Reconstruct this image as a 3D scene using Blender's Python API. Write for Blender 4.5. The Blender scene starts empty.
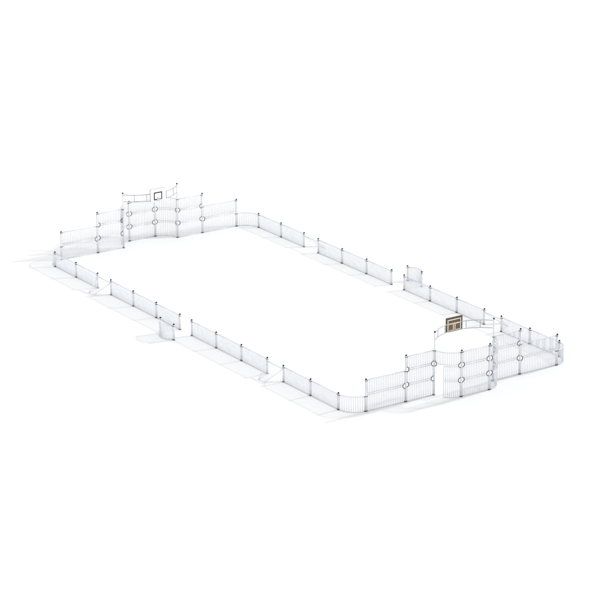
import bpy, math
from math import sin, cos, pi, sqrt
from mathutils import Vector

C = bpy.context.scene.collection
SC = bpy.context.scene

# ------------------------------------------------------------------ materials
def material(name, col, rough=0.5, metal=0.0, var=0.08, scale=6.0, bump=0.0):
    m = bpy.data.materials.new(name); m.use_nodes = True
    nt = m.node_tree; b = nt.nodes['Principled BSDF']
    tc = nt.nodes.new('ShaderNodeTexCoord')
    n = nt.nodes.new('ShaderNodeTexNoise'); n.inputs['Scale'].default_value = scale
    n.inputs['Detail'].default_value = 4
    nt.links.new(tc.outputs['Object'], n.inputs['Vector'])
    r = nt.nodes.new('ShaderNodeValToRGB')
    r.color_ramp.elements[0].position = .3; r.color_ramp.elements[1].position = .7
    r.color_ramp.elements[0].color = tuple(c * (1 - var) for c in col) + (1,)
    r.color_ramp.elements[1].color = tuple(min(1, c * (1 + var)) for c in col) + (1,)
    nt.links.new(n.outputs['Fac'], r.inputs['Fac'])
    nt.links.new(r.outputs['Color'], b.inputs['Base Color'])
    b.inputs['Roughness'].default_value = rough
    b.inputs['Metallic'].default_value = metal
    if max(col) < .06: b.inputs['Specular IOR Level'].default_value = .2
    if bump:
        bp = nt.nodes.new('ShaderNodeBump'); bp.inputs['Strength'].default_value = bump
        nt.links.new(n.outputs['Fac'], bp.inputs['Height']); nt.links.new(bp.outputs['Normal'], b.inputs['Normal'])
    return m

M = dict(
    ground=material('white_ground', (.825, .825, .826), .9, 0, .006, .35),
    post=material('galvanised_post', (.75, .77, .80), .5, .3, .08, 5),
    bar=material('galvanised_bar', (.765, .80, .85), .5, .3, .08, 4),
    rail=material('galvanised_rail', (.69, .715, .75), .5, .3, .08, 4),
    cap=material('black_plastic_cap', (.012, .012, .013), .45, 0, .2, 20),
    clamp=material('dark_clamp', (.13, .132, .14), .5, .3, .2, 20),
    ring=material('dark_ring', (.075, .075, .08), .6, .0, .2, 20),
    white=material('white_board', (.95, .95, .95), .5, 0, .01, 3),
    black=material('black_marking', (.02, .02, .02), .6, 0, .2, 8),
    brown=material('brown_board', (.19, .12, .055), .6, 0, .35, 7, .2),
    darkframe=material('dark_frame', (.075, .066, .055), .5, .1, .2, 8),
    arch=material('arch_steel', (.44, .45, .48), .5, .3, .08, 4),
    cream=material('cream_steel', (.88, .80, .68), .4, .1, .1, 6),
    hoop=material('hoop_steel', (.62, .62, .63), .35, .6, .1, 6),
)

# ------------------------------------------------------------------ mesh builder
class MB:
    def __init__(s): s.v = []; s.f = []
    def ringverts(s, c, a, b, r, n):
        i0 = len(s.v)
        for k in range(n):
            t = 2 * pi * k / n
            s.v.append(tuple(c + a * (r * cos(t)) + b * (r * sin(t))))
        return i0
    def loft(s, rings, n, closed=False):
        m = len(rings)
        for j in range(m if closed else m - 1):
            p, q = rings[j], rings[(j + 1) % m]
            for k in range(n):
                l = (k + 1) % n
                s.f.append((p + k, p + l, q + l, q + k))
        if not closed:
            s.f.append(tuple(rings[0] + k for k in reversed(range(n))))
            s.f.append(tuple(rings[-1] + k for k in range(n)))
    def tube(s, pts, r, n=8, closed=False):
        pts = [Vector(p) for p in pts]; m = len(pts); rings = []
        for j, p in enumerate(pts):
            if closed: t = pts[(j + 1) % m] - pts[j - 1]
            else: t = pts[min(j + 1, m - 1)] - pts[max(j - 1, 0)]
            t.normalize()
            up = Vector((0, 0, 1)) if abs(t.z) < .9 else Vector((1, 0, 0))
            if closed or len(pts) > 2:
                nrm = s.plane_n
                up = nrm if nrm is not None else up
            a = t.cross(up).normalized(); b = a.cross(t).normalized()
            rr = r[j] if isinstance(r, (list, tuple)) else r
            rings.append(s.ringverts(p, a, b, rr, n))
        s.loft(rings, n, closed)
    plane_n = None
    def lathe(s, base, prof, n=14):          # prof: (radius, z)
        base = Vector(base); X = Vector((1, 0, 0)); Y = Vector((0, 1, 0))
        s.loft([s.ringverts(base + Vector((0, 0, z)), X, Y, max(r, .0005), n) for r, z in prof], n)
    def box(s, c, ax, ay, az, hx, hy, hz):
        c = Vector(c); i = len(s.v)
        for sx in (-1, 1):
            for sy in (-1, 1):
                for sz in (-1, 1):
                    s.v.append(tuple(c + ax * (sx * hx) + ay * (sy * hy) + az * (sz * hz)))
        for q in ((0, 1, 3, 2), (4, 6, 7, 5), (0, 4, 5, 1), (2, 3, 7, 6), (0, 2, 6, 4), (1, 5, 7, 3)):
            s.f.append(tuple(i + k for k in q))
    def build(s, name, mat, parent=None, origin=(0, 0, 0), smooth=False, bevel=0):
        me = bpy.data.meshes.new(name)
        o0 = Vector(origin)
        me.from_pydata([tuple(Vector(v) - o0) for v in s.v], [], s.f); me.update()
        if smooth:
            for p in me.polygons: p.use_smooth = len(p.vertices) == 4
        me.materials.append(mat)
        o = bpy.data.objects.new(name, me); C.objects.link(o)
        if parent is not None:
            o.parent = parent
            pw = world_loc(parent)
            o.location = o0 - pw
        else: o.location = o0
        if bevel:
            b = o.modifiers.new('bevel', 'BEVEL'); b.width = bevel; b.segments = 2; b.limit_method = 'ANGLE'
        return o

WL = {}
def world_loc(o):
    v = Vector(o.location)
    while o.parent is not None:
        o = o.parent; v = v + Vector(o.location)
    return v

def thing(name, label, cat, loc, group=None):
    o = bpy.data.objects.new(name, None); C.objects.link(o)
    o.empty_display_size = .3
    o.location = loc; o['label'] = label; o['category'] = cat
    if group: o['group'] = group
    return o

X = Vector((1, 0, 0)); Y = Vector((0, 1, 0)); Z = Vector((0, 0, 1))

# ------------------------------------------------------------------ fitted dimensions (metres)
S, CR, GAP, GATE, WD = 2.70, 1.08, 1.637, 1.32, 15.577
C2, W2, GD, GM = 1.076, 1.945, 1.072, 1.078
H1, H2, H3, H4 = .985, 1.8825, 2.730, 3.7185
HX, HW = 1.294, 1.507
ys = []
L = 2 * CR + 10 * S + 2 * GAP + GATE
y = L - CR; ys.append(y)
for q in (S, S, GAP, S, S, S, GATE, S, S, S, GAP, S, S):
    y -= q; ys.append(y)
xs = [C2, C2 + S, C2 + S + W2, WD - C2 - S - W2, WD - C2 - S, WD - C2]
LOW = [(.028, .905)]
TIERS = [(.028, .953), (1.037, 1.830), (1.918, 2.645)]
JOINTS = [.995, 1.875]

# ------------------------------------------------------------------ builders
def post(parent, x, y, h, dirs=(), thick=.053):
    """steel post; dirs = [(unit vector towards a panel, [clamp heights])]"""
    m = MB()
    if h > 3: m.lathe((x, y, 0), [(thick, .0), (thick, 2.66), (.036, 2.70), (.036, h - .04)], 14)
    else: m.lathe((x, y, 0), [(thick, .0), (thick, h - .04)], 14)
    p = m.build('post', M['post'], parent, (x, y, 0), smooth=True)
    c = MB(); c.lathe((x, y, h - .042), [(.030, 0), (.054, .006), (.056, .03), (.05, .055), (.034, .075), (.012, .086)], 14)
    c.build('cap', M['cap'], p, (x, y, h - .042), smooth=True)
    b = MB(); b.lathe((x, y, 0), [(.072, .004), (.072, .012), (.06, .016), (.053, .02)], 16)
    b.build('base_plate', M['clamp'], p, (x, y, 0), smooth=True)
    for d, zs in dirs:
        d = Vector(d).normalized(); s = Z.cross(d)
        for z in zs:
            k = MB()
            k.box(Vector((x, y, z)) + d * .085, d, s, Z, .05, .018, .017)
            k.box(Vector((x, y, z)), d, s, Z, .054, .054, .018)
            k.build('clamp', M['clamp'], p, (x, y, z), bevel=.006)
    return p

def resample(path):
    path = [Vector((a, b, 0)) for a, b in path]
    ln = [0]
    for i in range(1, len(path)): ln.append(ln[-1] + (path[i] - path[i - 1]).length)
    tot = ln[-1]
    def at(s):
        s = max(0, min(tot, s))
        for i in range(1, len(ln)):
            if s <= ln[i] or i == len(ln) - 1:
                f = (s - ln[i - 1]) / (ln[i] - ln[i - 1]); return path[i - 1].lerp(path[i], f)
    def tan(s):
        return (at(s + .01) - at(s - .01)).normalized()
    return at, tan, tot

END = .105
def panel(parent, path, tiers, ring0=(), ring1=(), curved=False, start=None, barr=.0165, name='bar_panel', spacing=.12):
    """welded vertical-bar panel between two posts; tiers = list of (z0, z1);
    ring0 / ring1 = joint heights with a half ring at start / end;
    start = {tier index: arc length at which the tier begins}"""
    at, tan, tot = resample(path)
    start = start or {}
    org = at(tot / 2)
    m = MB(); fr = MB()
    R = .195; RZ = .15
    for ti, (z0, z1) in enumerate(tiers):
        s0 = start.get(ti, END); s1 = tot - END
        n = max(2, round((s1 - s0) / spacing))
        for k in range(n + 1):
            s = s0 + (s1 - s0) * k / n
            p = at(s); lo, hi = z0, z1
            edge = k in (0, n)
            for rings, dist in ((ring0, s), (ring1, tot - s)):
                if dist < R:
                    for zj in rings:
                        h = sqrt(R * R - dist * dist) * RZ / R
                        if abs(z0 - zj) < h: lo = max(lo, zj + h)
                        if abs(z1 - zj) < h: hi = min(hi, zj - h)
            a = Vector((p.x, p.y, lo)); b = Vector((p.x, p.y, hi))
            if edge:
                fr.tube([a, b], .0165, 8)
            else:
                m.tube([a, b], barr, 6)
        for z, r in ((z0, .021), (z1, .021)):
            a0, a1 = s0, s1
            for zj in ring0:
                if abs(z - zj) < RZ and ti not in start: a0 = max(a0, R * sqrt(1 - ((z - zj) / RZ) ** 2))
            for zj in ring1:
                if abs(z - zj) < RZ: a1 = min(a1, tot - R * sqrt(1 - ((z - zj) / RZ) ** 2))
            nn = 22 if curved else 1
            fr.plane_n = Z.copy()
            fr.tube([Vector((*at(a0 + (a1 - a0) * i / nn).xy, z)) for i in range(nn + 1)], r, 8)
            fr.plane_n = None
    o = m.build(name, M['bar'], parent, org, smooth=True)
    fr.build('frame', M['rail'], o, org, smooth=True)
    for rings, s, sg in ((ring0, 0, 1), (ring1, tot, -1)):
        for zj in rings:
            c = at(s); t = tan(.03 if s == 0 else tot - .03) * sg
            g = MB(); g.plane_n = t.cross(Z)
            lim = math.acos(.055 / .20)
            g.tube([Vector((c.x, c.y, zj)) + t * (.20 * cos(a)) + Z * (.155 * sin(a)) for a in
                    [-lim + 2 * lim * i / 18 for i in range(19)]], .024, 8)
            # flat lugs tying the ring back to the post
            for sz in (-1, 1):
                g.box(Vector((c.x, c.y, zj + sz * .149)) + t * .043, t, Z.cross(t), Z, .022, .02, .013)
            g.build('ring', M['ring'], o, (c.x, c.y, zj), smooth=True)
    return o

CL1 = [.035, .875]
def clampz(nt, rings=True):
    z = [.10]
    z.append(TIERS[nt - 1][1] - .03)
    return z

def straight(a, b): return [a, b]
def arc(cx, cy, r, a0, a1, n=28):
    return [(cx + r * cos(math.radians(a0 + (a1 - a0) * i / n)), cy + r * sin(math.radians(a0 + (a1 - a0) * i / n))) for i in range(n + 1)]

# ------------------------------------------------------------------ ground
g = MB(); g.v = [(-3000, -3000, 0), (3000, -3000, 0), (3000, 3000, 0), (-3000, 3000, 0)]; g.f = [(0, 1, 2, 3)]
ground = g.build('ground', M['ground']); ground['kind'] = 'structure'

# ------------------------------------------------------------------ long sides: low fences
def low_fence(x, idx, label, group):
    """idx = consecutive post indices; corner directions get clamps too"""
    y0, y1 = ys[idx[0]], ys[idx[-1]]
    t = thing('low_fence', label, 'fence', (x, (y0 + y1) / 2, 0), group)
    for k, i in enumerate(idx):
        d = []
        if k > 0: d.append((Y, CL1))
        if k < len(idx) - 1: d.append((-Y, CL1))
        if i == 0: d.append((Y, CL1))
        if i == 13: d.append((-Y, CL1))
        post(t, x, ys[i], H1, d)
    for i, j in zip(idx[:-1], idx[1:]):
        panel(t, [(x, ys[i]), (x, ys[j])], LOW)
    return t
GL = 'low bar fences along the long sides of the court'
runs = [
 (0, (0, 1, 2), 'low two-panel bar fence between the far left corner and the first mini goal'),
 (0, (3, 4, 5, 6), 'low three-panel bar fence with the front curved screen standing before its gate end'),
 (0, (7, 8, 9, 10), 'low three-panel bar fence on the left side between gate gap and front mini goal'),
 (0, (11, 12, 13), 'low two-panel bar fence between the front mini goal and the front curved corner'),
 (WD, (0, 1, 2), 'low two-panel bar fence beside the far curved corner right of the far goal'),
 (WD, (3, 4, 5, 6), 'low three-panel bar fence on the far side between far mini goal and gate gap'),
 (WD, (7, 8, 9, 10), 'low three-panel bar fence with a curved screen standing behind its gate end'),
 (WD, (11, 12, 13), 'low two-panel bar fence at the far right, seen behind the tall near fence'),
]
for x, idx, lab in runs: low_fence(x, idx, lab, GL)

# ------------------------------------------------------------------ mini goals
def mini_goal(x, i, sgn, label):
    """sgn = -1: cage leans outward to -x, +1: to +x"""
    ya, yb = ys[i], ys[i + 1]
    t = thing('mini_goal', label, 'mini goal', (x, (ya + yb) / 2, 0), 'mini goals in the long side fences')
    zt = .77; e = .05; ins = .50; out = .94 * sgn
    A = Vector((x, ya - e, zt)); B = Vector((x, yb + e, zt))
    A0 = Vector((x, ya - e, .03)); B0 = Vector((x, yb + e, .03))
    P = Vector((x + out, ya - ins, .03)); Q = Vector((x + out, yb + ins, .03))
    m = MB(); m.tube([A, B], .024, 8); m.build('crossbar', M['rail'], t, tuple((A + B) / 2), smooth=True)
    m = MB(); n = 7
    m.tube([P, Q], .018, 8)
    for k in range(0, n + 1):
        f = k / n; m.tube([A.lerp(B, f), P.lerp(Q, f)], .018 if k in (0, n) else .006, 6)
    m.build('back_panel', M['bar'], t, tuple((A + B + P + Q) / 4), smooth=True)
    for T, G, K in ((A, A0, P), (B, B0, Q)):
        m = MB(); m.tube([G, K], .014, 6)
        for k in range(1, 7):
            f = k / 7; m.tube([T.lerp(K, f), G.lerp(K, f)], .005, 6)
        m.build('side_panel', M['bar'], t, tuple((T + G + K) / 3), smooth=True)
mini_goal(0, 2, -1, 'low mini goal with slanted back in the left side, near the far left corner')
mini_goal(0, 10, -1, 'low mini goal with slanted back in the left long side, nearest the front corner')
mini_goal(WD, 2, 1, 'low mini goal with slanted back in the right long side, near the far corner')
mini_goal(WD, 10, 1, 'low mini goal in the right long side, just behind the near basketball arch')

# ------------------------------------------------------------------ curved corners
def corner(cx, cy, a0, a1, label, fx, fy):
    t = thing('curved_corner_fence', label, 'corner fence', (cx + CR * .7 * fx, cy + CR * .7 * fy, 0), 'curved low corner panels of the court')
    panel(t, arc(cx, cy, CR, a0, a1), LOW, curved=True)
corner(CR, CR, 180, 270, 'curved low bar panel rounding the front corner of the court', -1, -1)
corner(WD - CR, CR, 270, 360, 'curved low bar panel rounding the right corner of the court', 1, -1)
corner(CR, L - CR, 180, 90, 'curved low bar panel rounding the far left corner of the court', -1, 1)
corner(WD - CR, L - CR, 0, 90, 'curved low bar panel rounding the court corner right of the far goal', 1, 1)

# ------------------------------------------------------------------ curved screens outside the gates
def screen(x, sgn, label):
    yc = L / 2
    t = thing('curved_screen', label, 'gate screen', (x, yc, 0), 'curved screens outside the gate gaps')
    ch = HW / 2; sag = .38; r = (ch * ch + sag * sag) / (2 * sag); h = math.degrees(math.asin(ch / r))
    cx = x - sgn * (r - sag) + 0
    path = arc(cx, yc, r, -h, h, 20) if sgn > 0 else arc(cx, yc, r, 180 + h, 180 - h, 20)
    d = Vector((sgn * sin(math.radians(h)), cos(math.radians(h)), 0))
    post(t, x, yc - ch, H1, [((sgn * sin(math.radians(h)), cos(math.radians(h)), 0), CL1)])
    post(t, x, yc + ch, H1, [((sgn * sin(math.radians(h)), -cos(math.radians(h)), 0), CL1)])
    panel(t, path, LOW, curved=True, spacing=.085)
screen(-HX, -1, 'short curved screen standing alone outside the front gate gap')
screen(WD + HX, 1, 'short curved screen standing alone behind the far side gate gap')

# ------------------------------------------------------------------ stepped end fences
def stepped(yl, outer, inner, label, left):
    """outer = x of two-tier end post, inner = x of three-tier post, goal = x of tall goal post"""
    xo, xi, xg = xs[outer], xs[inner], xs[2 if left else 3]
    s = 1 if left else -1
    t = thing('stepped_fence', label, 'fence', ((xo + xi) / 2, yl, 0), 'tall stepped bar fences beside the goals')
    post(t, xo, yl, H2, [((s, 0, 0), [.035, .875, 1.79]), ((-s, 0, 0), [.035, .875])])
    post(t, xi, yl, H3, [((s, 0, 0), [.035, 2.62]), ((-s, 0, 0), [.035, 1.79])])
    panel(t, [(xo, yl), (xi, yl)], TIERS[:2], ring1=[.95])
    panel(t, [(xi, yl), (xg, yl)], TIERS[:3], ring0=JOINTS, ring1=JOINTS)
stepped(0, 0, 1, 'tall stepped bar fence left of the near goal, beside the front curved corner', True)
stepped(0, 5, 4, 'tall stepped bar fence right of the near goal, towards the right corner', False)
stepped(L, 0, 1, 'tall stepped bar fence left of the far goal, beside the far left corner', True)
stepped(L, 5, 4, 'tall stepped bar fence right of the far goal, beside the far back corner', False)

# ------------------------------------------------------------------ goal cages
def arch_point(f, yl, out):
    """f = 0..1 across the goal mouth; the arch bows into the court"""
    x0, x1 = xs[2], xs[3]; ch = (x1 - x0) / 2; sag = .92
    r = (ch * ch + sag * sag) / (2 * sag)
    x = x0 + (x1 - x0) * f; dx = x - (x0 + x1) / 2
    yy = sqrt(max(0, r * r - dx * dx)) - (r - sag)
    return Vector((x, yl - out * yy, 0))

def goal(yl, out, label):
    """out = -1: the cage projects to -y (near end), +1: to +y (far end)"""
    x0, x1 = xs[2], xs[3]
    t = thing('goal_cage', label, 'goal', ((x0 + x1) / 2, yl, 0), 'caged goals with basketball arches')
    g0, g1 = x0 + GM, x1 - GM; yg = yl + out * GD
    O = Vector((0, out, 0))
    post(t, x0, yl, H4, [((-1, 0, 0), [.035, 2.62]), (O, [2.62])])
    post(t, x1, yl, H4, [((1, 0, 0), [.035, 2.62]), (O, [.035, 2.62])])
    post(t, g0, yg, H3, [((-1, 0, 0), [.035, 2.62]), ((1, 0, 0), [.035, 2.62])])
    post(t, g1, yg, H3, [((-1, 0, 0), [.035, 2.62]), ((1, 0, 0), [.035, 2.62])])
    if out < 0:
        pl = arc(x0 + GM, yl, GM, 180, 270); pr = arc(x1 - GM, yl, GM, 0, -90)
    else:
        pl = arc(x0 + GM, yl, GM, 180, 90); pr = arc(x1 - GM, yl, GM, 0, 90)
    panel(t, pl, TIERS, ring0=JOINTS[1:], ring1=JOINTS, curved=True, start={0: .66, 1: .66})
    panel(t, pr, TIERS, ring0=JOINTS, ring1=JOINTS, curved=True)
    panel(t, [(g0, yg), (g1, yg)], TIERS, ring0=JOINTS, ring1=JOINTS)
    m = MB(); n = 40; m.plane_n = Z.copy()
    for z in (3.15, 3.60):
        m.tube([arch_point(.01 + .98 * i / n, yl, out) + Z * z for i in range(n + 1)], .024, 8)
    m.plane_n = None
    for f in (.14, .32, .68, .86):
        p = arch_point(f, yl, out); m.tube([p + Z * 3.15, p + Z * 3.60], .019, 8)
    m.build('arch', M['arch'], t, tuple(arch_point(.5, yl, out) + Z * 3.15), smooth=True)

def hoop(yl, out, label):
    c = arch_point(.5, yl, out); inn = Vector((0, -out, 0))     # towards the court
    yb = c + inn * .045
    t = thing('basketball_hoop', label, 'basketball hoop', (c.x, yb.y, 3.12), 'basketball hoops on the arches')
    zc = 3.515; hw, hh = .575, .425
    def at(u, z, d): return Vector((c.x + u, yb.y, z)) + inn * d
    m = MB(); m.box(at(0, zc, .030), X, Y, Z, hw - .004, .010, hh - .004)
    m.build('front_board', M['white'], t, at(0, zc, .03), bevel=.004)
    m = MB(); m.box(at(0, zc, .008), X, Y, Z, hw - .05, .0095, hh - .05)
    m.build('back_board', M['brown'], t, at(0, zc, .008))
    m = MB()
    for u, z, a, b in ((0, zc + hh - .04, hw, .04), (0, zc - hh + .03, hw, .03), (-hw + .03, zc, .03, hh - .06), (hw - .03, zc, .03, hh - .06)):
        m.box(at(u, z, -.006), X, Y, Z, a, .018, b)
    m.build('board_frame', M['darkframe'], t, at(0, zc, 0), bevel=.004)
    m = MB()
    for u, z, a, b in ((0, zc + .275, hw - .10, .028), (-hw + .13, zc - .07, .030, .315), (hw - .13, zc - .07, .030, .315),
                       (-.06, zc - .175, .024, .18), (.06, zc - .175, .024, .18), (0, zc + .035, hw - .162, .028), (0, zc - .34, hw - .162, .022)):
        m.box(at(u, z, -.020), X, Y, Z, a, .014, b)
    m.build('bracket_frame', M['cream'], t, at(0, zc, -.02), bevel=.003)
    m = MB(); tw, th, tz = .315, .265, 3.445; w = .036
    for u, z, a, b in ((0, tz + th - w, tw, w), (0, tz - th + w, tw, w), (-tw + w, tz, w, th - 2 * w), (tw - w, tz, w, th - 2 * w)):
        m.box(at(u, z, .043), X, Y, Z, a, .0025, b)
    m.build('target_square', M['black'], t, at(0, tz, .043))
    rc = at(0, 3.25, .36)
    m = MB(); m.plane_n = Z.copy()
    m.tube([rc + X * (.225 * cos(2 * pi * i / 32)) + Y * (.225 * sin(2 * pi * i / 32)) for i in range(32)], .011, 8, closed=True)
    m.plane_n = None
    m.tube([at(-.07, 3.25, .05), at(-.09, 3.25, .16)], .01, 8); m.tube([at(.07, 3.25, .05), at(.09, 3.25, .16)], .01, 8)
    m.box(at(0, 3.24, .052), X, Y, Z, .09, .006, .11)
    m.build('rim', M['hoop'], t, rc, smooth=False)

goal(0, -1, 'near goal cage of tall curved panels with a doorway, under the brown board')
goal(L, 1, 'far goal cage of tall curved panels under the white basketball board')
hoop(0, -1, 'brown backed basketball board seen from behind on the near arch')
hoop(L, 1, 'white basketball board with black target square on the far arch')

# ------------------------------------------------------------------ light
w = bpy.data.worlds.new('World'); SC.world = w; w.use_nodes = True
bg = w.node_tree.nodes['Background']
bg.inputs['Color'].default_value = (.985, .99, 1, 1); bg.inputs['Strength'].default_value = .985
key = bpy.data.lights.new('key_light', 'POINT'); key.energy = 10.8; key.shadow_soft_size = 1.6; key.color = (1, .985, .96)
key.use_nodes = True
nt = key.node_tree; em = nt.nodes['Emission']
fo = nt.nodes.new('ShaderNodeLightFalloff'); fo.inputs['Strength'].default_value = 1.0
# asymmetric flood distribution: more intensity at flat angles, so the ground is lit evenly
ge = nt.nodes.new('ShaderNodeNewGeometry'); sx = nt.nodes.new('ShaderNodeSeparateXYZ')
ab = nt.nodes.new('ShaderNodeMath'); ab.operation = 'ABSOLUTE'
mx = nt.nodes.new('ShaderNodeMath'); mx.operation = 'MAXIMUM'; mx.inputs[1].default_value = .08
dv = nt.nodes.new('ShaderNodeMath'); dv.operation = 'DIVIDE'
nt.links.new(ge.outputs['Incoming'], sx.inputs[0]); nt.links.new(sx.outputs['Z'], ab.inputs[0])
nt.links.new(ab.outputs[0], mx.inputs[0]); nt.links.new(fo.outputs['Constant'], dv.inputs[0])
nt.links.new(mx.outputs[0], dv.inputs[1]); nt.links.new(dv.outputs[0], em.inputs['Strength'])      # large distant studio lamp: even light over the court
ko = bpy.data.objects.new('key_light', key); C.objects.link(ko)
ko.location = (62.0, 4.0, 42.0)

# ------------------------------------------------------------------ camera (solved from the post positions)
cam = bpy.data.cameras.new('camera'); co = bpy.data.objects.new('camera', cam); C.objects.link(co)
pos = Vector((-79.62881737768822, -112.43862747519566, 51.800586005831676))
az, el, roll = -2.1673594894806594, 0.31692864745273636, -0.00047688055284128344
d = Vector((cos(el) * cos(az), cos(el) * sin(az), sin(el))); fw = -d
r = fw.cross(Z).normalized(); u = r.cross(fw)
r2 = r * cos(roll) + u * sin(roll); u2 = -r * sin(roll) + u * cos(roll)
from mathutils import Matrix
mt = Matrix((r2, u2, d)).transposed().to_4x4(); mt.translation = pos
co.matrix_world = mt
cam.sensor_width = 36; cam.sensor_fit = 'HORIZONTAL'
cam.lens = 2698.8373756937667 / 600 * 36
cam.clip_start = 1; cam.clip_end = 9000
SC.camera = co

SC.view_settings.view_transform = 'Standard'; SC.view_settings.look = 'None'
SC.view_settings.exposure = 0; SC.view_settings.gamma = 1
SC.cycles.max_bounces = 6
